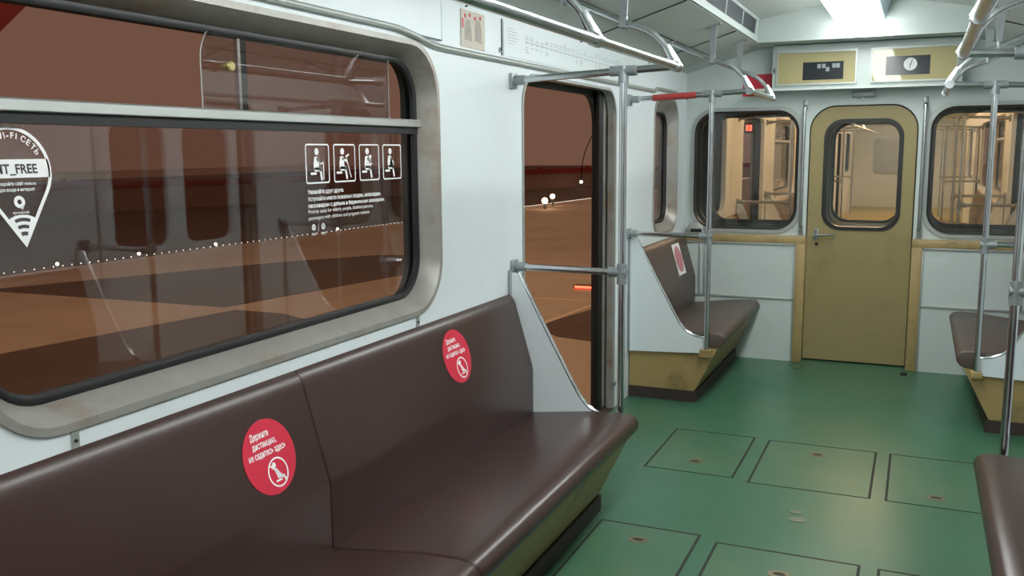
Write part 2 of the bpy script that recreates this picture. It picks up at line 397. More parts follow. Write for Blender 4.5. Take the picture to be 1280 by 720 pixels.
def side_window(s, n, w, r, divider=True):
    e = sempty('window_%s' % n, (s * W, (w[0] + w[2]) / 2, w[1]))
    P = lambda d, o, q, top=0: [(s * (W + d), a, b - (top if b > (w[1] + w[3]) / 2 else 0)) for a, b in rrect(w[0] + o, w[1] + o, w[2] - o, w[3] - o, q)]
    b = bmesh.new()
    k, tp = (.038, .002) if divider else (.05, .03)
    loft(b, [P(.001, -.022, r + .02), P(-.007, -.020, r + .018), P(-.007, -.002, r), P(.006, .004, r), P(.066, k, r - .035, tp), P(.08, k, r - .035, tp)])
    obj('window_frame', b, M['alu'], e)
    b = bmesh.new()
    loft(b, [P(.058, k - .004, r - .03, tp), P(.056, k + .004, r - .035, tp), P(.060, k + .014, r - .045, tp), P(.072, k + .018, r - .05, tp)])
    obj('gasket', b, M['rubber'], e)
    if divider:
        zt = w[3]
        b = bmesh.new(); plate(b, rrect(w[0] + .03, w[1] + .03, w[2] - .03, 1.59, (r - .04, r - .04, .004, .004)), [], map_wall(s), .074, .079)
        obj('lower_glass_pane', b, M['gl'], e)
        b = bmesh.new(); y0, y1 = w[0] + .02, w[2] - .012
        prism(b, [(s * (W + .082), 1.586), (s * (W + .046), 1.586), (s * (W + .044), 1.588), (s * (W + .044), 1.608), (s * (W + .048), 1.612), (s * (W + .082), 1.612)], y0, y1)
        obj('divider_bar', b, M['alu2'], e)
        b = bmesh.new(); box(b, s * (W + .056), y0, 1.562, s * (W + .082), y1 - .02, 1.5855); obj('divider_gasket', b, M['rubber'], e)
        # sliding upper pane, pushed towards the far end
        b = bmesh.new(); plate(b, rrect(1.816, 1.613, 2.70, 1.842, (.004, .02, .02, .115)), [], map_wall(s), .058, .063)
        p = obj('sliding_glass_pane', b, M['gl'], e)
        b = bmesh.new()
        tube(b, [(s * (W + .0605), 1.816, 1.613)] + [(s * (W + .0605), a, z) for a, z in rrect(1.816, 1.613, 2.70, 1.842, (.004, .02, .02, .115))[27:36][::-1]], .0022, 6)
        tube(b, [(s * (W + .0605), 2.699, 1.613), (s * (W + .0605), 2.699, 1.83)], .0026, 6)
        obj('pane_edge', b, M['alu'], p)
        b = bmesh.new(); tube(b, [(s * (W + .058), 1.893, 1.718), (s * (W + .045), 1.893, 1.718), (s * (W + .030), 1.893, 1.718), (s * (W + .026), 1.893, 1.718)], [.006, .008, .0135, .010], 18)
        obj('pane_knob', b, M['brass'], p)
        b = bmesh.new(); box(b, s * (W + .066), 1.962, 1.612, s * (W + .078), 1.972, 1.84); st = obj('upper_stile', b, M['alu2'], e)
        b = bmesh.new(); box(b, s * (W + .066), 1.972, 1.612, s * (W + .078), 1.995, 1.84); obj('stile_gasket', b, M['rubber'], st)
    else:
        b = bmesh.new(); plate(b, rrect(w[0] + .04, w[1] + .04, w[2] - .04, w[3] - .05, r - .04), [], map_wall(s), .074, .079)
        obj('glass_pane', b, M['gl'], e)
    # short joint covers between window frame and seat back
    if divider:
        for yy in (w[0] + .195, w[2] - .165):
            b = bmesh.new(); box(b, s * (W - .004), yy - .009, .885, s * (W + .002), yy + .009, w[1] - .018, .001)
            j = obj('joint_cover', b, M['mould'], e)
            b = bmesh.new(); tube(b, [(s * W, yy, .912), (s * (W - .007), yy, .912)], .004, 10); obj('screw', b, M['groove'], j)
    return e

def side_doorway(s, n, d):
    e = sempty('door_%s' % n, (s * W, (d[0] + d[2]) / 2, 0))
    P = lambda k, o, q: [(s * (W + k), a, max(b, .001)) for a, b in rrect(d[0] + o, d[1], d[2] - o, d[3] - o, (.001, .001, q, q))]
    b = bmesh.new()
    loft(b, [P(.001, -.014, .145), P(-.006, -.013, .144), P(-.006, .001, .13), P(.042, .002, .128)])
    obj('door_frame', b, M['mould'], e)
    # retracted leaf with rubber edge
    b = bmesh.new(); plate(b, rrect(d[2] - .055, .01, d[2] + .60, 1.86, (.005, .005, .02, .02)), [rrect(d[2] + .12, .98, d[2] + .5, 1.7, .1)], map_wall(s), .052, .088)
    l = obj('sliding_leaf', b, M['alu'], e)
    b = bmesh.new(); prism(b, [(s * (W + .050), d[2] - .055), (s * (W + .050), d[2] - .08), (s * (W + .062), d[2] - .095), (s * (W + .078), d[2] - .095), (s * (W + .09), d[2] - .08), (s * (W + .09), d[2] - .055)], .01, 1.86, ax='z')
    obj('leaf_edge_rubber', b, M['rubber'], l)
    b = bmesh.new(); box(b, s * (W - .001), d[2] - .02, .14, s * (W - .020), d[2] + .004, .17, .004); obj('door_stop', b, M['collar'], e)
    b = bmesh.new(); box(b, s * (W + .0), d[0] + .003, -.02, s * (W + .125), d[2] - .003, .004, .002); obj('threshold', b, M['plinth'], e)
    b = bmesh.new(); box(b, s * (W + .002), d[2] - .012, .004, s * (W + .036), d[2] - .002, 1.70); obj('jamb_lining', b, M['alu'], e)
    return e

def mouldings(s, n, y_back):
    pts = [(y_back, 1.895), (2.66, 1.895), (2.80, 1.878), (2.90, 1.862), (3.0, 1.860), (5.84, 1.868), (5.90, 1.888), (6.42, 1.888), (6.50, 1.868), (YE, 1.868)]
    b = bmesh.new(); tube(b, fillet([(s * (W - .004), y, z + .004) for y, z in pts], .06), .0125, 10)
    struct('trim_%d' % n, b, M['mould'])
    # cover panel above the window
    b = bmesh.new(); box(b, s * (W - .012), y_back, 1.89, s * (W + .001), 2.945, 2.034, .004)
    struct('trim_%d' % (n + 1), b, M['white'])

# ------------------------------------------------------------------ furniture
def bench(y0, y1, seams, s, label, group, fabric='vinyl', back_end=None):
    t = thing('bench_seat', label, 'bench', (s * .9, (y0 + y1) / 2, 0), group)
    cuts = [y0] + seams + [y1]
    S = lambda pr: [(s * a, b) for a, b in pr]
    for a, c in zip(cuts, cuts[1:]):
        b = bmesh.new()
        prism(b, S([(1.10, .392), (.80, .428), (.68, .434), (.640, .430), (.620, .416), (.612, .396), (.616, .372), (.634, .350), (.66, .338), (1.10, .31)]), a + .001, c - .001, .010, 3, only_ends=True)
        obj('seat_cushion', b, M[fabric], t, smooth=50)
        b = bmesh.new()
        prism(b, S([(1.193, .896), (1.187, .898), (1.177, .891), (1.166, .877), (1.158, .859), (1.152, .835), (1.0835, .600), (1.080, .575), (1.080, .386), (1.193, .386)]), a + .001, c - .001, .009, 3, only_ends=True)
        obj('back_cushion', b, M[fabric], t, smooth=50)
    b = bmesh.new(); prism(b, S([(.652, .338), (.785, .067), (1.19, .067), (1.19, .338)]), y0 + .004, y1, .003, 1); obj('skirt', b, M['tan'], t)
    b = bmesh.new(); prism(b, S([(.772, .001), (.772, .068), (1.19, .068), (1.19, .001)]), y0, y1 - .005); obj('plinth', b, M['plinth'], t)
    return t

def screen(y, s, label, group, d=.018):
    """sloping end panel with a chrome edge"""
    t = thing('draught_screen', label, 'seat end panel', (s * .95, y, .29), group)
    S = lambda pr: [(s * a, b) for a, b in pr]
    edge = [(1.150, .985), (1.02, .736), (.93, .570), (.88, .482), (.835, .430), (.78, .405), (.715, .398)]
    b = bmesh.new(); prism(b, S([(1.193, .99)] + edge + [(.71, .312), (1.193, .291)]), y, y + d); obj('panel', b, M['white'], t)
    b = bmesh.new(); tube(b, fillet([(s * a, y + d / 2, z + .004) for a, z in edge] + [(s * .708, y + d / 2, .335)], .05), .0095, 10); obj('edge_strip', b, M['chrome'], t)
    b = bmesh.new(); box(b, s * 1.194, y - .004, .29, s * 1.180, y + d + .004, 1.0, .002); obj('wall_strip', b, M['collar'], t)
    b = bmesh.new(); ya, yb = (y + .001, y + .074) if y < 5 else (y - .040, y + .020)
    box(b, s * .682, ya, .300, s * .738, yb, .336, .006); obj('corner_block', b, M['tan'], t)
    return t

def pole(y, s, label, group, red=False):
    t = thing('grab_pole', label, 'pole', (s * .71, y, .335), group)
    X = .71
    b = bmesh.new(); tube(b, [(s * X, y, .3365), (s * X, y, 1.80)], .0150); obj('upright', b, M['chrome'], t)
    zr = lambda x: 1.792 + (1.19 - x) / .69 * .028
    b = bmesh.new(); tube(b, [(s * 1.17, y, zr(1.17)), (s * .515, y, zr(.515))], .0145); r = obj('upper_rail', b, M['chrome'], t)
    if red:
        b = bmesh.new(); tube(b, [(s * 1.05, y, zr(1.05)), (s * .80, y, zr(.80))], .0185); obj('red_sleeve', b, M['redp'], r, label='red sleeve wrapped on the rail')
    b = bmesh.new(); tube(b, [(s * 1.16, y, 1.010), (s * X, y, 1.006)], .0145); obj('lower_rail', b, M['chrome'], t)
    for z in (1.010, zr(1.19)):
        b = bmesh.new(); box(b, s * 1.1945, y - .028, z - .034, s * 1.180, y + .028, z + .030, .004); tube(b, [(s * 1.185, y, z), (s * 1.135, y, z)], .0205)
        obj('wall_flange', b, M['collar'], t)
    for z, up in ((1.006, 1), (zr(X), 0)):
        b = bmesh.new(); tube(b, [(s * X, y, z - .048), (s * X, y, z + (.035 if up else .018))], .021); tube(b, [(s * (X + .055), y, z), (s * (X - (.02 if up else .055)), y, z)], .0205)
        obj('tee_collar', b, M['collar'], t)
    return t

def handrail(y0, y1, ys, s, label, group):
    t = thing('overhead_handrail', label, 'handrail', (s * .5, (y0 + y1) / 2, 1.82), group)
    b = bmesh.new(); tube(b, [(s * .5, y0, 1.82), (s * .5, y1, 1.82)], .0165); obj('rail', b, M['chrome'], t)
    for y in ys:
        path = fillet([(s * .5, y, 1.825), (s * .535, y, 1.89), (s * .60, y, 1.958), (s * .712, y, 1.998), (s * .95, y, 2.103)], .07)
        b = bmesh.new(); tube(b, path, .0125, 12); h = obj('hanger', b, M['chrome'], t)
        b = bmesh.new(); tube(b, [(s * .496, y, 1.815), (s * .510, y, 1.843), (s * .540, y, 1.898)], [.0225, .0215, .0165]); tube(b, [(s * .5, y - .028, 1.82), (s * .5, y + .028, 1.82)], .0215)
        obj('sleeve', b, M['chrome'], h)
        b = bmesh.new(); box(b, s * .704, y - .018, 1.978, s * .722, y + .018, 2.022, .004)
        prism(b, [(s * .724, 1.99), (s * .700, 1.99), (s * .690, 2.188), (s * .736, 2.176)], y - .003, y + .003)
        prism(b, [(s * .75, 2.171), (s * .67, 2.196), (s * .67, 2.189), (s * .75, 2.164)], y - .02, y + .02)
        obj('strap', b, M['collar'], h)
        b = bmesh.new(); tube(b, [(s * .945, y, 2.098), (s * .955, y, 2.108)], .03); obj('ceiling_flange', b, M['collar'], h)
    return t

def ceiling_light(y0, y1, label, group, warm=False):
    t = thing('fluorescent_light', label, 'ceiling light', (0, (y0 + y1) / 2, 2.23), group)
    b = bmesh.new(); prism(b, [(-.112, 2.235), (.112, 2.235), (.125, 2.252), (.130, 2.30), (-.130, 2.30), (-.125, 2.252)], y0, y1)
    obj('diffuser', b, M['lampw' if warm else 'lamp'], t)
    b = bmesh.new(); prism(b, [(-.138, 2.295), (.138, 2.295), (.165, 2.418), (-.165, 2.418)], y0 - .02, y1 + .02, .004, 1)
    obj('housing', b, M['housing'], t)
    return t

def vent(y0, y1, s, label, group):
    t = thing('ceiling_vent', label, 'vent', (s * .655, (y0 + y1) / 2, 2.2), group)
    at = lambda z, d=0: s * (.661 - (z - 2.2) * .015 / .145 - d)
    b = bmesh.new()
    prism(b, [(at(2.200), 2.202), (at(2.200, .016), 2.202), (at(2.242, .012), 2.242), (at(2.242), 2.242)], y0, y1, .002, 1)
    prism(b, [(at(2.332), 2.332), (at(2.332, .012), 2.332), (at(2.344, .016), 2.347), (at(2.344), 2.347)], y0, y1, .002, 1)
    n = max(1, round((y1 - y0) / .52))
    obj('frame', b, M['white2'], t)
    b = bmesh.new(); prism(b, [(at(2.24), 2.240), (at(2.24, .004), 2.240), (at(2.334, .004), 2.334), (at(2.334), 2.334)], y0, y1); obj('mesh_insert', b, M['mesh'], t)
    for k in range(n + 1):
        y = y1 - .055 - k * .52
        if y < y0: break
        w = .045 if k == 0 else .008
        b = bmesh.new(); prism(b, [(at(2.241), 2.241), (at(2.241, .009), 2.241), (at(2.333, .009), 2.333), (at(2.333), 2.333)], y - w, y + w); obj('rib', b, M['white2'], t)
    return t

def grab_handle(x, label, group):
    t = thing('safety_bar', label, 'grab handle', (x, YE, .92), group)
    b = bmesh.new(); tube(b, fillet([(x, YE, .945), (x, YE - .05, .945), (x, YE - .05, 1.79), (x, YE, 1.79)], .035), .0115, 12); obj('bar', b, M['chrome'], t)
    for z in (.935, 1.80):
        b = bmesh.new(); box(b, x - .016, YE - .010, z - .035, x + .016, YE, z + .035, .004); obj('mount', b, M['collar'], t)
    return t

# ================================================================== our carriage
car_shell('', -3.6, dict(win=[(-1.3, .5)], door=[(-2.9, -1.6)]), False)
end_window(-1.135, -.39, 3); end_window(.43, 1.175, 4)
end_door(1); dado(5, 'end')
side_window(-1, 1, WIN, .17); side_window(-1, 2, WIN2, .14, False)
side_window(1, 5, WIN, .17); side_window(1, 6, WIN2, .14, False)
side_doorway(-1, 2, DOOR)
e5 = side_doorway(1, 3, DOOR)
b = bmesh.new(); plate(b, [(DOOR[0] - .03, .01), (DOOR[2] - .1, .01), (DOOR[2] - .1, 1.86), (DOOR[0] - .03, 1.86)], [rrect(3.86, .95, 4.28, 1.68, .08), rrect(4.42, .95, 4.84, 1.68, .08)], map_wall(1), .055, .085); obj('closed_leaf', b, M['white'], e5)
mouldings(-1, 2, -3.6); mouldings(1, 4, -3.6)

bench(-.98, 3.53, [.52, 2.045], -1, 'long dark brown leatherette bench under the big left window', 'leatherette benches of the carriage')
bench(-.98, 3.53, [.52, 2.045], 1, 'brown bench at the lower right edge, only one corner in view', 'leatherette benches of the carriage', 'vinyl')
bench(5.325, 6.64, [], -1, 'short brown bench in the far left corner beside the narrow window', 'leatherette benches of the carriage', 'vinyl_worn')
bench(5.325, 6.64, [], 1, 'short brown bench in the far right corner behind the poles', 'leatherette benches of the carriage', 'vinyl_worn')
screen(3.534, -1, 'white sloping panel closing the end of the long left bench', 'bench end panels')
screen(3.534, 1, 'white sloping panel at the end of the right near bench', 'bench end panels')
screen(5.302, -1, 'white sloping panel in front of the far left bench', 'bench end panels')
screen(5.302, 1, 'white sloping panel in front of the far right bench', 'bench end panels')
pole(3.585, -1, 'steel pole with rails to the wall at the near side of the left doorway', 'steel poles at the bench ends')
pole(3.585, 1, 'steel pole at the right edge rising behind the near right bench corner', 'steel poles at the bench ends')
pole(5.285, -1, 'steel pole with a red sleeved top rail beside the far left bench', 'steel poles at the bench ends', red=True)
pole(5.285, 1, 'thin steel pole standing at the corner of the far right bench', 'steel poles at the bench ends')
handrail(-3.4, 3.585, [3.585, 2.62, 1.1, -.4], -1, 'long overhead steel handrail above the big left bench', 'overhead handrails')
handrail(-3.4, 3.585, [3.585, 2.62, 1.1, -.4], 1, 'long overhead handrail at the upper right edge', 'overhead handrails')
handrail(5.285, 6.15, [5.285, 6.12], -1, 'short overhead handrail with two hangers above the far left bench', 'overhead handrails')
handrail(5.285, 6.15, [5.285, 6.12], 1, 'short overhead handrail above the far right bench', 'overhead handrails')
ceiling_light(4.86, 6.36, 'bright fluorescent ceiling light ending at the end bulkhead', 'fluorescent lights down the middle of the ceiling')
for k, y in enumerate((3.26, 1.66, .06, -1.54, -3.14)):
    ceiling_light(y, y + 1.5, ['second fluorescent light from the end wall', 'third fluorescent light from the end wall', 'fluorescent light nearly overhead', 'fluorescent light just behind the viewpoint', 'rearmost fluorescent light of the row'][k], 'fluorescent lights down the middle of the ceiling')
vent(-3.4, 6.39, -1, 'dark mesh air vent strip along the left edge of the raised ceiling', 'ceiling vent strips')
vent(-3.4, 6.39, 1, 'dark mesh air vent strip along the right edge of the raised ceiling', 'ceiling vent strips')
grab_handle(-.362, 'vertical steel grab bar between the end door and the left end window', 'grab bars beside the end door')
grab_handle(.397, 'vertical steel grab bar between the end door and the right end window', 'grab bars beside the end door')

# ---- display boxes over the end door
b = bmesh.new(); box(b, -.575, 6.60, 1.905, .60, YE, 2.195, .004); prism(b, [(6.575, 1.893), (6.575, 1.903), (6.60, 1.912), (YE, 1.912), (YE, 1.893)], -.70, .70, ax='x')
struct('trim_6', b, M['white2'])
def display(x0, x1, label, win, dial):
    z0, z1 = 1.925, 2.150
    t = thing('display_panel', label, 'display', ((x0 + x1) / 2, 6.6, z0), 'display panels above the end door')
    mp = lambda a, c, d: (a, 6.6 - d, c)
    b = bmesh.new(); plate(b, rrect(x0, z0, x1, z1, .006), [rrect(x0 + .012, z0 + .012, x1 - .012, z1 - .012, .004)], mp, 0, .014); obj('frame', b, M['mould'], t)
    b = bmesh.new(); plate(b, rrect(x0 + .01, z0 + .01, x1 - .01, z1 - .01, .004), [], mp, 0.001, .006); obj('board', b, M['board'], t)
    b = bmesh.new(); plate(b, rrect(*win, .003), [], mp, .004, .008); w = obj('display_window', b, M['black'], t, label='dark display window')
    b = bmesh.new()
    if dial:
        cx, cz = .292, 2.036
        disc2(b, cx, cz, .040, 32); wrap(b, (0, 6.5905, 0), (1, 0, 0), (0, 0, 1)); obj('clock_dial', b, mat('grey_dial', (.55, .57, .56), .4), w, label='round white dial')
        b = bmesh.new(); stroke2(b, cx, cz - .004, cx + .012, cz + .030, .006, .003); stroke2(b, cx, cz, cx - .004, cz - .030, .006, .003); wrap(b, (0, 6.5899, 0), (1, 0, 0), (0, 0, 1)); obj('clock_hand', b, M['ink'], w)
    else:
        for k, x in enumerate((-.27, -.24, -.215, -.175, -.15)):
            z = 2.045 - (.022 if k in (2,) else 0); poly2(b, [(x - .011, z - .012), (x + .011, z - .012), (x + .011, z + .016), (x - .011, z + .016)])
        wrap(b, (0, 6.5905, 0), (1, 0, 0), (0, 0, 1)); obj('reflection_block', b, M['reflection_grey'], w)  # grey blocks: a reflection in the dark window, drawn as flat shapes
display(-.548, -.03, 'yellow display panel with a dark unlit window, left of the two', (-.374, 1.958, -.115, 2.075), False)
display(.052, .572, 'yellow display panel with a round white dial, right of the two', (.145, 1.970, .408, 2.090), True)
t = thing('key_lock', 'small dark key lock on the left end of the display box', 'lock', (-.572, 6.60, 2.02)); b = bmesh.new(); disc2(b, 0, 0, .018, 20, ry=.022); thick(b, .006); wrap(b, (-.563, 6.6, 2.028), (1, 0, 0), (0, 0, 1)); obj('lock_plate', b, M['collar'], t)
b = bmesh.new(); stroke2(b, 0, -.006, 0, .006, .008); thick(b, .002); wrap(b, (-.563, 6.594, 2.028), (1, 0, 0), (0, 0, 1)); obj('keyhole', b, M['groove'], t)
b = bmesh.new(); box(b, -.06, YE - .03, 1.842, .08, YE, 1.880, .004); box(b, .0, YE - .02, 1.82, .012, YE, 1.842); tagp(obj('door_closer_plate', b, M['collar']), label='small grey bracket plate on the wall above the end door', category='bracket')
b = bmesh.new(); poly2(b, [(-.105, -.075), (.105, -.075), (.105, .075), (-.105, .075)]); thick(b, .004); wrap(b, (-.69, YE - .0005, 1.945), (1, 0, 0), (0, 0, 1))
tagp(obj('red_notice', b, M['red']), label='red notice board on the end wall behind the far handrail', category='notice')
# grey box in the far left corner
t = thing('junction_box', 'small grey box on the ledge in the far left corner', 'box', (-1.10, 6.70, .893))
b = bmesh.new(); prism(b, [(-1.155, .894), (-1.035, .894), (-1.045, .945), (-1.085, .972), (-1.145, .972)], 6.665, 6.735, .006, 2); obj('case', b, M['mould'], t)
b = bmesh.new(); box(b, -1.13, 6.660, .905, -1.05, 6.668, .930, .002); obj('slot', b, M['groove'], t)

# ---- printed matter
WALLN = dict(U=(0, 1, 0), V=(0, 0, 1))
def on_wall(bm, y, z, X, lift=0): return wrap(bm, (X, y, z), (0, 1, 0), (0, 0, 1), lift)
def rect2(bm, x0, y0, x1, y1): poly2(bm, [(x0, y0), (x1, y0), (x1, y1), (x0, y1)])
# poster
t = thing('poster', 'small faded poster with two grey figures above the window corner', 'poster', (-W, 3.22, 1.885))
b = bmesh.new(); rect2(b, 3.118, 1.886, 3.322, 2.022); thick(b, -.002); on_wall(b, 0, 0, -W, .003); obj('sheet', b, M['poster'], t)
b = bmesh.new()
for cx, h in ((3.175, .075), (3.262, .085)):
    poly2(b, [(cx - .026, 1.915), (cx + .03, 1.91), (cx + .026, 1.91 + h * .7), (cx + .012, 1.91 + h), (cx - .012, 1.91 + h), (cx - .028, 1.91 + h * .6)])
on_wall(b, 0, 0, -W, .0042); obj('figure_print', b, mat('faded_grey_print', (.40, .36, .32), .6, noise=.35, nscale=40), t)
b = bmesh.new()
for cx, cz in ((3.15, 2.0), (3.19, 2.006), (3.235, 1.998), (3.28, 2.004)): disc2(b, cx, cz, .008, 12)
rect2(b, 3.124, 1.955, 3.136, 1.99); on_wall(b, 0, 0, -W, .0043); obj('red_print', b, M['red'], t)
# line map
t = thing('route_map_sheet', 'long pale metro line map sheet over the left doorway', 'map', (-W, 4.4, 1.885))
b = bmesh.new(); rect2(b, 3.50, 1.888, 5.30, 2.024); thick(b, -.002); on_wall(b, 0, 0, -W, .003); obj('sheet', b, M['paper'], t)
b = bmesh.new()
stroke2(b, 3.72, 1.962, 5.15, 1.952, .0035); stroke2(b, 3.9, 1.962, 4.0, 1.985, .002); stroke2(b, 4.0, 1.985, 4.4, 1.985, .002)
y = 3.74
while y < 5.14:
    disc2(b, y, 1.960 - (y - 3.72) * .007, .006, 10)
    for k in range(random.choice((1, 2, 2, 3))): stroke2(b, y - .016, 1.974 + k * .010, y + random.uniform(.01, .024), 1.974 + k * .010, .004)
    if random.random() < .45:
        for k in range(random.choice((1, 2, 3))): stroke2(b, y - .016, 1.940 - k * .010, y + random.uniform(.005, .024), 1.940 - k * .010, .004)
    y += .058
for yy, w in ((3.53, .12), (3.53, .1), (3.53, .13)): pass
for k in range(6): stroke2(b, 3.535, 2.0 - k * .012, 3.535 + random.uniform(.06, .12), 2.0 - k * .012, .003)
on_wall(b, 0, 0, -W, .0042); obj('line_print', b, mat('faded_map_print', (.47, .52, .53), .6), t)
b = bmesh.new(); box(b, -W, 3.482, 1.885, -W + .003, 3.488, 2.03); tagp(obj('panel_joint', b, M['groove']), kind='structure')
t = thing('cover_lock', 'small dark key lock beside the line map sheet', 'lock', (-W, 3.468, 1.90)); b = bmesh.new(); disc2(b, 0, 0, .011, 18); thick(b, .005); on_wall(b, 3.468, 1.905, -W); obj('lock_plate', b, M['collar'], t)
b = bmesh.new(); disc2(b, .002, .002, .006, 12); thick(b, .002); on_wall(b, 3.468, 1.905, -W + .005); obj('keyhole', b, M['groove'], t)
t = thing('cover_lock', 'small dark key lock above the right corner of the left doorway', 'lock', (-W, 5.05, 1.90)); b = bmesh.new(); disc2(b, 0, 0, .009, 18); thick(b, .005); on_wall(b, 5.18, 1.895, -W); obj('lock_plate', b, M['groove'], t)

# round distance stickers on the seat backs
def backpoint(z): return Vector((-(1.0835 + (z - .600) / .235 * (1.152 - 1.0835)), 0, z))
Vup = Vector((-(1.152 - 1.0835), 0, .235)).normalized()
def round_sticker(y, z, label, r=.099, rot=0.0):
    o = backpoint(z); o.y = y
    t = thing('distance_sticker', label, 'sticker', o, 'red keep-distance stickers on the seat backs')
    c, s = math.cos(rot), math.sin(rot); Y = Vector((0, 1, 0)); U = Y * c + Vup * s; V = -Y * s + Vup * c
    b = bmesh.new(); disc2(b, 0, 0, r, 48); thick(b, .0012); wrap(b, o, U, V, .0003); obj('sticker_base', b, M['red'], t)
    b = bmesh.new()
    text2(b, 'Держите', -.056, .054, .0235, .072, .02); text2(b, 'дистанцию,', -.056, .030, .0235, .094, .02); text2(b, 'не садитесь здесь', -.078, .006, .0235, .146, .02)
    wrap(b, o, U, V, .0019); obj('lettering', b, M['decal'], t)
    b = bmesh.new(); cx, cy = .014, -.046
    ring2(b, [(cx + .039 * math.cos(2 * PI * k / 36), cy + .039 * math.sin(2 * PI * k / 36)) for k in range(36)], .0045)
    stroke2(b, cx - .026, cy + .024, cx + .026, cy - .026, .005)
    disc2(b, cx - .010, cy + .021, .0075, 16)
    poly2(b, [(cx - .013, cy + .012), (cx - .004, cy + .012), (cx + .006, cy - .002), (cx + .008, cy - .016), (cx - .006, cy - .016)])
    stroke2(b, cx + .003, cy - .012, cx + .017, cy - .015, .008); stroke2(b, cx + .017, cy - .015, cx + .021, cy - .027, .006)
    stroke2(b, cx - .014, cy - .021, cx + .006, cy - .021, .005)
    wrap(b, o, U, V, .0019); obj('no_sitting_symbol', b, M['decal'], t)
    return t
round_sticker(1.838, .722, 'red round sticker on the nearer back cushion of the long left bench')
round_sticker(2.922, .760, 'red round sticker on the farther back cushion of the long left bench')
# pale square sticker with a red disc on the far bench
o = backpoint(.745); o.y = 6.30
t = thing('distance_sticker', 'white square sticker with a faded red disc on the far bench back', 'sticker', o, 'red keep-distance stickers on the seat backs')
b = bmesh.new(); rect2(b, -.10, -.11, .10, .11); thick(b, .0012); wrap(b, o, (0, 1, 0), Vup, .0003); obj('sticker_base', b, M['decal'], t)
b = bmesh.new(); disc2(b, 0, 0, .092, 32); wrap(b, o, (0, 1, 0), Vup, .0019); obj('red_disc', b, mat('faded_red_print', (.52, .20, .24), .5), t)

# priority-seat decal on the window glass
GXP = -(W + .0735)
t = thing('priority_seat_decal', 'white priority seating decal with four seated figures on the window glass', 'decal', (GXP, 2.5, 1.27))
def icon(k):
    cy, cz = 2.304 + k * .1425, 1.4675; w = .060
    b = bmesh.new()
    ring2(b, rrect(cy - w, cz - .059, cy + w, cz + .059, .010, 4), .0045)
    hx = cy - .004 - (.008 if k else 0)
    disc2(b, hx, cz + .036, .0105, 16)
    poly2(b, [(hx - .012, cz + .021), (hx + .006, cz + .021), (hx + .012, cz - .018), (hx - .016, cz - .018), (hx - .017, cz)])
    stroke2(b, hx - .008, cz - .017, hx + .016, cz - .017, .013)          # thigh
    stroke2(b, hx + .016, cz - .017, hx + .023, cz - .046, .010)          # shin
    stroke2(b, hx - .030, cz - .029, hx - .006, cz - .029, .007)          # seat
    if k == 0:
        stroke2(b, hx + .002, cz + .014, hx + .014, cz - .002, .007); stroke2(b, hx + .014, cz - .002, hx + .030, cz + .002, .006); stroke2(b, hx + .033, cz + .004, hx + .033, cz - .046, .004)
    if k == 1:
        stroke2(b, hx + .002, cz + .014, hx + .022, cz + .006, .007); stroke2(b, hx + .022, cz + .016, hx + .046, cz - .044, .004)
        stroke2(b, hx + .020, cz + .020, hx + .034, cz + .026, .006)
    if k == 2:
        disc2(b, hx + .018, cz + .018, .007, 12); stroke2(b, hx + .016, cz + .008, hx + .018, cz - .004, .012); stroke2(b, hx + .002, cz + .012, hx + .026, cz - .004, .006)
    if k == 3:
        disc2(b, hx + .010, cz - .006, .013, 16); stroke2(b, hx, cz + .012, hx + .018, cz - .010, .006)
    on_wall(b, 0, 0, GXP, .0006); obj('pictogram', b, M['decal'], t)
for k in range(4): icon(k)
b = bmesh.new()
for body, z, h, w, bo in (('Уважайте друг друга.', 1.379, .017, .187, .03), ('Уступайте место пожилым людям, инвалидам,', 1.358, .017, .404, .03), ('пассажирам с детьми и беременным женщинам.', 1.338, .017, .427, .03),
                          ('Priority seats for elderly people, disabled persons,', 1.321, .016, .354, 0.006), ('passengers with children and pregnant women.', 1.302, .016, .333, 0.006)):
    text2(b, body, 2.249, z, h, w, bo)
on_wall(b, 0, 0, GXP, .0006); obj('lettering', b, M['decal'], t)
b = bmesh.new()
for yy in (2.272, 2.320):
    disc2(b, yy, 1.279, .0095, 20); rect2(b, yy - .012, 1.259, yy + .012, 1.261); rect2(b, yy - .010, 1.255, yy + .010, 1.257)
rect2(b, 2.2955, 1.264, 2.2967, 1.290)
on_wall(b, 0, 0, GXP, .0006); obj('emblem', b, M['decal'], t)
b = bmesh.new()
for yy in (2.272, 2.320): ring2(b, [(yy + .0048 * math.cos(2 * PI * k / 16), 1.280 + .0048 * math.sin(2 * PI * k / 16)) for k in range(16)], .0018)
on_wall(b, 0, 0, GXP, .0010); obj('emblem_mark', b, M['ink'], t)

# wi-fi pin decal
t = thing('wireless_decal', 'white map-pin shaped wireless network decal at the left end of the window glass', 'decal', (GXP, 1.296, 1.315))
cy, cz, R, tip = 1.287, 1.472, .086, 1.314
W0 = on_wall
def on_wall(bm, y, z, X, lift=0):
    for v in bm.verts: v.co.x += .088 * (cz - v.co.y)
    return W0(bm, y, z, X, lift)
al = math.acos(R / (cz - tip))
def drop(k):
    Rk = R - k; tk = cz - Rk / math.cos(al)
    a0 = -PI / 2 + al; a1 = 1.5 * PI - al
    return [(cy + Rk * math.cos(a0 + (a1 - a0) * i / 40), cz + Rk * math.sin(a0 + (a1 - a0) * i / 40)) for i in range(41)] + [(cy, tk)]
b = bmesh.new()
A, B = drop(0), drop(.0075)
va = [b.verts.new((p[0], p[1], 0)) for p in A]; vb = [b.verts.new((p[0], p[1], 0)) for p in B]
for i in range(42): b.faces.new((va[i], va[(i + 1) % 42], vb[(i + 1) % 42], vb[i]))
on_wall(b, 0, 0, GXP, .0006); obj('pin_outline', b, M['decal'], t)
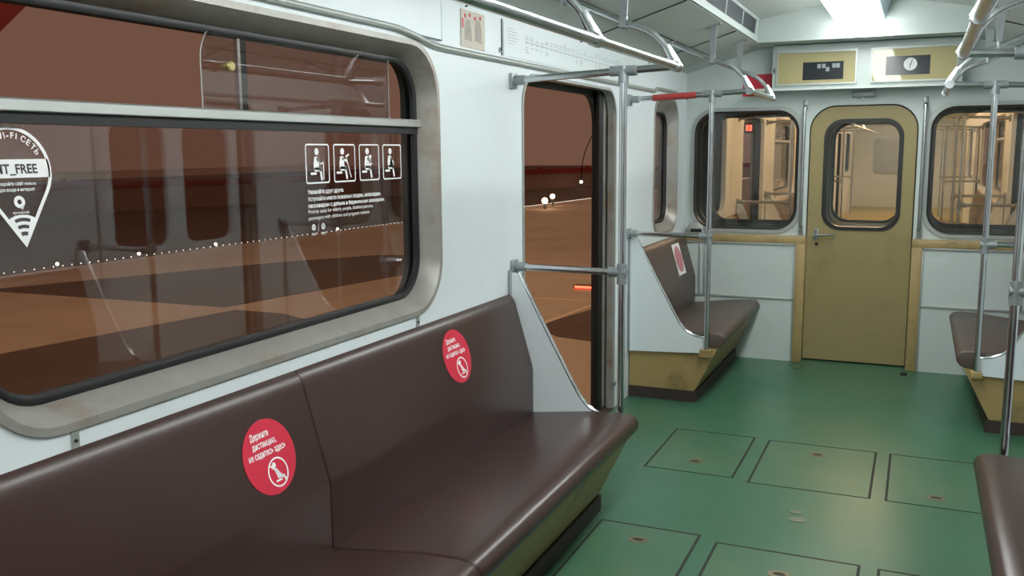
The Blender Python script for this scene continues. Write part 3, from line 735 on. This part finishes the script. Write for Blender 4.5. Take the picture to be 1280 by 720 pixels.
b = bmesh.new(); hw = lambda z: math.sqrt(max(0, (R - .003) ** 2 - (z - cz) ** 2))
poly2(b, [(cy - hw(1.455), 1.455), (cy + hw(1.455), 1.455), (cy + hw(1.473), 1.473), (cy + hw(1.492), 1.492), (cy - hw(1.492), 1.492), (cy - hw(1.473), 1.473)])
on_wall(b, 0, 0, GXP, .0006); obj('name_band', b, M['decal'], t)
b = bmesh.new(); text2(b, 'MT_FREE', cy + .0045, 1.4640, .026, .096, .03, 'CENTER'); on_wall(b, 0, 0, GXP, .0011); obj('band_lettering', b, M['ink'], t)
b = bmesh.new()
msg = 'ЕДИНАЯ WI-FI СЕТЬ'; rt = R - .024; hs = .0165; ang = math.radians(25)
for ch in reversed(msg):
    wd = {' ': .36, 'I': .34, '-': .46, 'W': 1.08, 'Д': .84, 'И': .84, 'Н': .82, 'А': .80, 'Я': .74}.get(ch, .70) * hs / rt
    if ch != ' ':
        a = ang + wd / 2; text2(b, ch, cy + rt * math.cos(a), cz + rt * math.sin(a), hs, None, .025, 'CENTER', a - PI / 2)
    ang += wd
on_wall(b, 0, 0, GXP, .0006); obj('arched_lettering', b, M['decal'], t)
b = bmesh.new()
text2(b, 'Откройте сайт vmet.ru', cy, 1.4405, .0095, .088, .02, 'CENTER'); text2(b, 'для входа в интернет', cy, 1.4285, .0095, .080, .02, 'CENTER')
on_wall(b, 0, 0, GXP, .0006); obj('address_lettering', b, M['decal'], t)
b = bmesh.new()
text2(b, 'Московский', cy + .0, 1.3835, .0065, .036, .02, 'CENTER'); text2(b, 'Транспорт', cy + .0, 1.3765, .0065, .033, .02, 'CENTER')
on_wall(b, 0, 0, GXP, .0006); obj('lettering', b, M['decal'], t)
b = bmesh.new(); ring2(b, [(cy + .0125 * math.cos(2 * PI * k / 24), 1.407 + .0125 * math.sin(2 * PI * k / 24)) for k in range(24)], .0075); poly2(b, [(cy + .002, 1.3955), (cy + .0115, 1.402), (cy + .004, 1.390)])
on_wall(b, 0, 0, GXP, .0006); obj('emblem', b, M['decal'], t)
b = bmesh.new()   # wireless arcs: white tip with dark arcs
zt = 1.322; q = PI / 2 - al
poly2(b, [(cy, zt - .004)] + [(cy + .063 * math.sin(a), zt - .004 + .063 * math.cos(a)) for a in [(-q + 2 * q * i / 14) * .98 for i in range(15)]][::-1])
on_wall(b, 0, 0, GXP, .0005); obj('signal_field', b, M['decal'], t)
b = bmesh.new()
for r0, r1 in ((.017, .025), (.032, .039), (.046, .053)):
    qq = q * .62
    poly2(b, [(cy + r0 * math.sin(a), zt + r0 * math.cos(a)) for a in [-qq + 2 * qq * i / 12 for i in range(13)]] + [(cy + r1 * math.sin(a), zt + r1 * math.cos(a)) for a in [qq - 2 * qq * i / 12 for i in range(13)]])
on_wall(b, 0, 0, GXP, .0010); obj('signal_arcs', b, M['ink'], t)

# ---- floor hatches
def hatch(x0, x1, y0, y1, lx, ly, label, lock=True, open_front=False):
    t = thing('floor_hatch', label, 'floor hatch', ((x0 + x1) / 2, (y0 + y1) / 2, 0), 'inspection hatches in the green floor')
    b = bmesh.new(); plate(b, rrect(x0, y0, x1, y1, .006), [rrect(x0 + .011, y0 + .005, x1 - .011, y1 - .013, .003)], lambda a, c, d: (a, c, d), .0001, .0013); obj('hatch_groove', b, M['groove'], t)
    b = bmesh.new(); plate(b, rrect(x0 + .0112, y0 + .0052, x1 - .0112, y1 - .0132, .003), [], lambda a, c, d: (a, c, d), .0001, .0016); p = obj('hatch_lid', b, M['floor_dirty'], t)
    if lock:
        b = bmesh.new(); ring2(b, [(lx + .040 * math.cos(2 * PI * k / 24), ly + .030 * math.sin(2 * PI * k / 24)) for k in range(24)], .017); thick(b, .0012); wrap(b, (0, 0, .0016), (1, 0, 0), (0, 1, 0)); l = obj('lock_ring', b, mat('worn_brass_ring', (.22, .17, .10), .5, .6, noise=.3, nscale=60), p)
        b = bmesh.new(); disc2(b, lx, ly, .022, 18, ry=.016); thick(b, .001); wrap(b, (0, 0, .0016), (1, 0, 0), (0, 1, 0)); obj('lock_recess', b, M['groove'], p)
    return t
def X(v): return v + .385
hatch(X(-1.14), X(-.715), 4.12, 4.775, -.542, 4.28, 'floor hatch in the farther row nearest the left bench')
hatch(X(-.648), X(-.122), 4.09, 4.76, -.005, 4.604, 'floor hatch in the middle of the farther row')
hatch(X(-.066), X(.37), 4.09, 4.76, X(.153)-.016, 4.205, 'floor hatch in the farther row nearest the right bench')
hatch(X(-1.125), X(-.712), 2.76, 3.432, -.543, 3.292, 'floor hatch in the nearer row beside the left bench')
hatch(X(-.648), X(-.122), 2.74, 3.39, X(-.385), 3.2, 'floor hatch in the middle of the nearer row', True)
hatch(X(-.066), X(.37), 2.74, 3.385, X(.153), 2.9, 'floor hatch in the nearer row at the bottom edge near the right bench')
b = bmesh.new()
disc2(b, X(-.385), 3.733, .032, 24, ry=.026); thick(b, .002); wrap(b, (0, 0, .0), (1, 0, 0), (0, 1, 0))
tagp(obj('floor_plug', b, M['plug']), label='round worn metal plug in the floor between the hatch rows, nearer of two', category='floor plug', group='metal plugs in the floor')
b = bmesh.new()
disc2(b, X(-.40), 3.816, .026, 24, ry=.020); thick(b, .002); wrap(b, (0, 0, .0), (1, 0, 0), (0, 1, 0))
tagp(obj('floor_plug', b, M['plug']), label='round worn metal plug in the floor between the hatch rows, farther of two', category='floor plug', group='metal plugs in the floor')
b = bmesh.new(); box(b, .335, 6.50, 0, .375, 6.535, .018, .004); tagp(obj('door_stop', b, M['rubber']), label='small black rubber door stop on the floor by the end door', category='door stop')

# ================================================================== neighbouring carriage
GX = Matrix.Translation((0, 14.15, 0)) @ Matrix.Scale(-1, 4, (0, 1, 0))
car_shell('', -11.5, dict(win=[(-1.3, .5), (-5.6, -3.8), (-10.1, -8.3)], door=[(-2.9, -1.6), (-7.4, -6.1)]), True)
end_window(-1.135, -.39, 7); end_window(.43, 1.175, 8)
dado(7, 'far')
end_door(4)
bench(5.325, 6.64, [], -1, 'bench in the lit neighbouring carriage seen through the left end window', 'benches of the neighbouring carriage', 'vinyl_worn')
bench(5.325, 6.64, [], 1, 'bench in the lit neighbouring carriage seen through the right end window', 'benches of the neighbouring carriage', 'vinyl_worn')
bench(-.98, 3.53, [1.2], -1, 'long bench of the neighbouring carriage on the left side, beyond its doorway', 'benches of the neighbouring carriage', 'vinyl_worn')
bench(-.98, 3.53, [1.2], 1, 'long bench of the neighbouring carriage on the right side, beyond its doorway', 'benches of the neighbouring carriage', 'vinyl_worn')
for y, w in ((5.285, 'nearest'), (3.585, 'second nearest'), (-1.0, 'third nearest'), (-3.2, 'farthest')):
    for s, side in ((-1, 'left'), (1, 'right')):
        pole(y, s, '%s pole on the %s side of the neighbouring carriage' % (w, side), 'poles of the neighbouring carriage')
for s, side in ((-1, 'left'), (1, 'right')):
    screen(5.302, s, 'white end panel on the %s side of the neighbouring carriage by its end door' % side, 'end panels of the neighbouring carriage')
    screen(3.534, s, 'white end panel on the %s side of the neighbouring carriage beyond its doorway' % side, 'end panels of the neighbouring carriage')
    handrail(-11, 3.585, [3.585, .6, -2.4], s, 'overhead handrail on the %s side of the neighbouring carriage' % side, 'handrails of the neighbouring carriage')
for k in range(10):
    y = 4.86 - 1.65 * k
    ceiling_light(y, y + 1.45, '%s warm ceiling light of the neighbouring carriage' % ['first', 'second', 'third', 'fourth', 'fifth', 'sixth', 'seventh', 'eighth', 'ninth', 'tenth'][k], 'ceiling lights of the neighbouring carriage', True)
for s, n in ((-1, 9), (1, 10)):
    side_window(s, n, WIN, .17)
b = bmesh.new(); plate(b, rrect(-.74, .85, -.02, 1.75, .12), [], lambda a, c, d: (a, -11.5 + d, c), .001, .02); struct('window_11', b, M['collar'])
GX = Matrix.Identity(4)

# ================================================================== the yard outside
GZ = -1.1
b = bmesh.new(); box(b, -120, -60, GZ - .2, 60, 160, GZ); struct('ground_yard', b, M['concrete'])
def patch(pts, name, m, z=.006):
    b = bmesh.new(); vs = [b.verts.new((x, y, 0)) for x, y in pts]; b.faces.new(vs); bmesh.ops.recalc_face_normals(b, faces=b.faces)
    r = bmesh.ops.extrude_face_region(b, geom=b.faces[:])
    for e in r['geom']:
        if isinstance(e, bmesh.types.BMVert): e.co.z += z
    for v in b.verts: v.co.z += GZ
    bmesh.ops.recalc_face_normals(b, faces=b.faces)
    return struct(name, b, m)
patch([(-16.2, 12.0), (-10.35, 12.15), (-9.5, 17.6), (-8.6, 21.3), (-12.2, 19.9), (-13.7, 17.6)], 'ground_shade_patch', M['shade_ground'])  # dark patches: shadow shapes on the yard, painted as thin slabs
patch([(-10.6, 8.2), (-10.0, 12.0), (-9.0, 12.0), (-6.8, 11.0), (-3.0, 6.5), (-2.0, 0), (-2.0, -6), (-10.6, -6)], 'ground_shade_patch', M['shade_ground'])
patch([(-4.75, 12.5), (-4.40, 14.6), (-3.0, 15.6), (-3.0, 11.6), (-4.2, 11.9)], 'ground_shade_patch', M['shade_ground'])
patch([(-80, -30), (-19, -30), (-17.6, 20), (-16.0, 52), (-10, 150), (-80, 150)], 'ground_verge', M['verge'], .01)
# pale kerb lines
for p, q in (((-6.49, 17.58), (-5.4, 17.68)), ((-5.83, 14.93), (-4.79, 14.96)), ((-4.75, 12.6), (-4.5, 15.4))):
    d = (Vector(q) - Vector(p)).normalized() * .05; n = Vector((-d.y, d.x))
    patch([tuple(Vector(p) - n), tuple(Vector(q) - n), tuple(Vector(q) + n), tuple(Vector(p) + n)], 'ground_kerb_line', mat('pale_line', (.75, .62, .46), .7), .012)

t = thing('boundary_wall', 'long low grey-brown wall with a dark red coping across the yard', 'wall', (-28, 46, GZ))
A0, A1 = Vector((-46.0, -3.0, 0)), Vector((-6.0, 106.0, 0))
d = (A1 - A0).normalized(); n = Vector((-d.y, d.x, 0))
def along(bm, z0, z1, w, a=0, e=None):
    e = (A1 - A0).length if e is None else e
    q = [A0 + d * a - n * w, A0 + d * e - n * w, A0 + d * e + n * w, A0 + d * a + n * w]
    prism(bm, [(v.x, v.y) for v in q], z0, z1, ax='z')
b = bmesh.new(); along(b, GZ, -.05, .12); obj('wall_body', b, M['fence'], t)
b = bmesh.new(); along(b, -.05, .30, .18); obj('coping', b, M['fencered'], t, label='dark red coping')
for k in range(16):
    p = A0 + d * (24 + k * 5.2); b = bmesh.new(); prism(b, [(p.x - .13, p.y - .13), (p.x + .13, p.y - .13), (p.x + .13, p.y + .13), (p.x - .13, p.y + .13)], .30, .42, .02, 1, ax='z'); obj('coping_post', b, M['fencered'], t)
# row of small ground lamps along the yard road
def rowpt(y): return Vector((-17.6 + (y - 15) * .058, y, GZ))
def lamp(p, r, label, m='spot', grp='ground lamps along the yard road', h=.10):
    t = thing('ground_lamp', label, 'lamp', p, grp)
    b = bmesh.new(); tube(b, [(p.x, p.y, GZ), (p.x, p.y, GZ + h)], r * .5, 10); obj('base', b, M['collar'], t)
    b = bmesh.new(); bmesh.ops.create_icosphere(b, subdivisions=2, radius=r)
    for v in b.verts: v.co += Vector((p.x, p.y, GZ + h + r * .6))
    obj('globe', b, M[m], t)
for k, y in enumerate((14.9, 17.2, 19.8, 25.2)):
    lamp(rowpt(y), .042, 'bright ground lamp seen through the window, %s of four from the left' % ['first', 'second', 'third', 'fourth'][k])
b = bmesh.new(); y = 10.0
while y < 100:
    p = rowpt(y); t = bmesh.new(); bmesh.ops.create_icosphere(t, subdivisions=1, radius=.014)
    for v in t.verts: v.co += p + Vector((0, 0, .07))
    merge(b, t); y += .24
b2 = obj('marker_lights', b, M['spot']); tagp(b2, kind='stuff', label='dotted row of tiny white marker lights along the yard road', category='lights')
lamp(Vector((-15.0, 38.5, GZ)), .14, 'glowing orange lamp seen low through the open doorway, left of the pair', 'headl', 'pair of orange lamps in the yard', .30)
lamp(Vector((-15.6, 41.0, GZ)), .12, 'glowing orange lamp seen low through the open doorway, right of the pair', 'headl', 'pair of orange lamps in the yard', .38)
lamp(Vector((-26.0, 63.0, GZ)), .13, 'small white lamp by the yard wall at the left side of the open doorway', 'spot', None, .55)
lamp(Vector((-21.0, 60.3, GZ)), .11, 'small white lamp by the yard wall at the right side of the open doorway', 'spot', None, .40)
t = thing('track_signal', 'low red lamp on the ground glowing at the right of the open doorway', 'signal', (-5.3, 16.35, GZ))
b = bmesh.new(); box(b, -5.55, 16.30, GZ, -5.05, 16.45, GZ + .07, .01); obj('base', b, M['plinth'], t)
b = bmesh.new(); box(b, -5.52, 16.285, GZ + .015, -5.08, 16.30, GZ + .06, .004); obj('lens', b, M['redl'], t)
t = thing('street_lamp', 'thin curved lamp post rising behind the yard wall', 'street lamp', (-21.6, 62, GZ))
b = bmesh.new(); tube(b, fillet([(-21.75, 62.5, GZ), (-21.75, 62.5, .4), (-21.5, 62.5, 1.5), (-20.8, 62.5, 2.9)], 1.2, 10), .035, 8); obj('post', b, M['plinth'], t)
b = bmesh.new(); tube(b, [(-20.8, 62.5, 2.9), (-20.4, 62.5, 3.05)], [.05, .10], 8); obj('lamp_head', b, M['plinth'], t)

# ================================================================== light
def spot(p, energy, size, col=(1, .66, .40)):
    l = bpy.data.lights.new('sodium_lamp', 'SPOT'); l.energy = energy; l.color = col; l.spot_size = math.radians(size); l.spot_blend = .3; l.shadow_soft_size = .3
    o = bpy.data.objects.new('sodium_lamp', l); C.objects.link(o); o.location = p
SP = 540
for p in ((-12, 4, 8), (-13, 15, 8.5), (-13, 27, 8.5), (-14, 42, 9), (-20, 62, 11), (-9, 11, 6.5)): spot(p, SP, 118)
w = bpy.data.worlds.new('night_sky'); bpy.context.scene.world = w; w.use_nodes = True
bg = w.node_tree.nodes['Background']; bg.inputs['Color'].default_value = (.162, .080, .054, 1); bg.inputs['Strength'].default_value = 1.0

# ================================================================== camera
cam = bpy.data.cameras.new('camera'); co = bpy.data.objects.new('camera', cam); C.objects.link(co)
cam.sensor_width = 36; cam.lens = 1146.99 / 1280 * 36; cam.clip_start = .02; cam.clip_end = 500
R = Vector((0.91493406, 0.40352529, -0.0079377)); U = Vector((-0.05231412, 0.13806985, 0.98903991)); F = Vector((-0.40019857, 0.90449105, -0.14743488))
m = Matrix((( R.x, U.x, -F.x, .385), (R.y, U.y, -F.y, 0), (R.z, U.z, -F.z, 1.5), (0, 0, 0, 1)))
co.matrix_world = m
sc = bpy.context.scene; sc.camera = co
vs = sc.view_settings; vs.view_transform = 'Standard'; vs.look = 'None'; vs.gamma = 1; vs.use_curve_mapping = False; vs.exposure = 0.0
sc.cycles.max_bounces = 10; sc.cycles.transparent_max_bounces = 24; sc.cycles.use_denoising = True
sc.cycles.sample_clamp_indirect = 8

t = thing('led_sign', 'small red lit sign outside, glimpsed through the left end window', 'sign', (-3.87, 26, GZ))
b = bmesh.new(); box(b, -4.10, 26.0, 1.93, -3.64, 26.12, 2.23, .02); obj('sign_case', b, M['rubber'], t)
b = bmesh.new()
for k in range(4): box(b, -4.05 + k * .095, 25.985, 2.0, -3.99 + k * .095, 25.999, 2.16)
obj('lit_digits', b, M['redl'], t)
b = bmesh.new(); tube(b, [(-3.87, 26.06, GZ), (-3.87, 26.06, 1.93)], .05, 10); obj('post', b, M['collar'], t)

t = thing('canopy_roof', 'dark red sloping canopy edge at the top left corner beyond the big window', 'canopy', (-14.5, 9.9, GZ))
b = bmesh.new(); prism(b, [(9.7, 2.24), (14.2, 6.33), (14.2, 7.1), (9.7, 3.0)], -16.0, -14.0, ax='x'); obj('roof_slab', b, M['fencered'], t)
for x in (-14.3, -15.7):
    b = bmesh.new(); tube(b, [(x, 9.78, GZ), (x, 9.78, 2.5)], .09, 10); obj('post', b, M['plinth'], t)
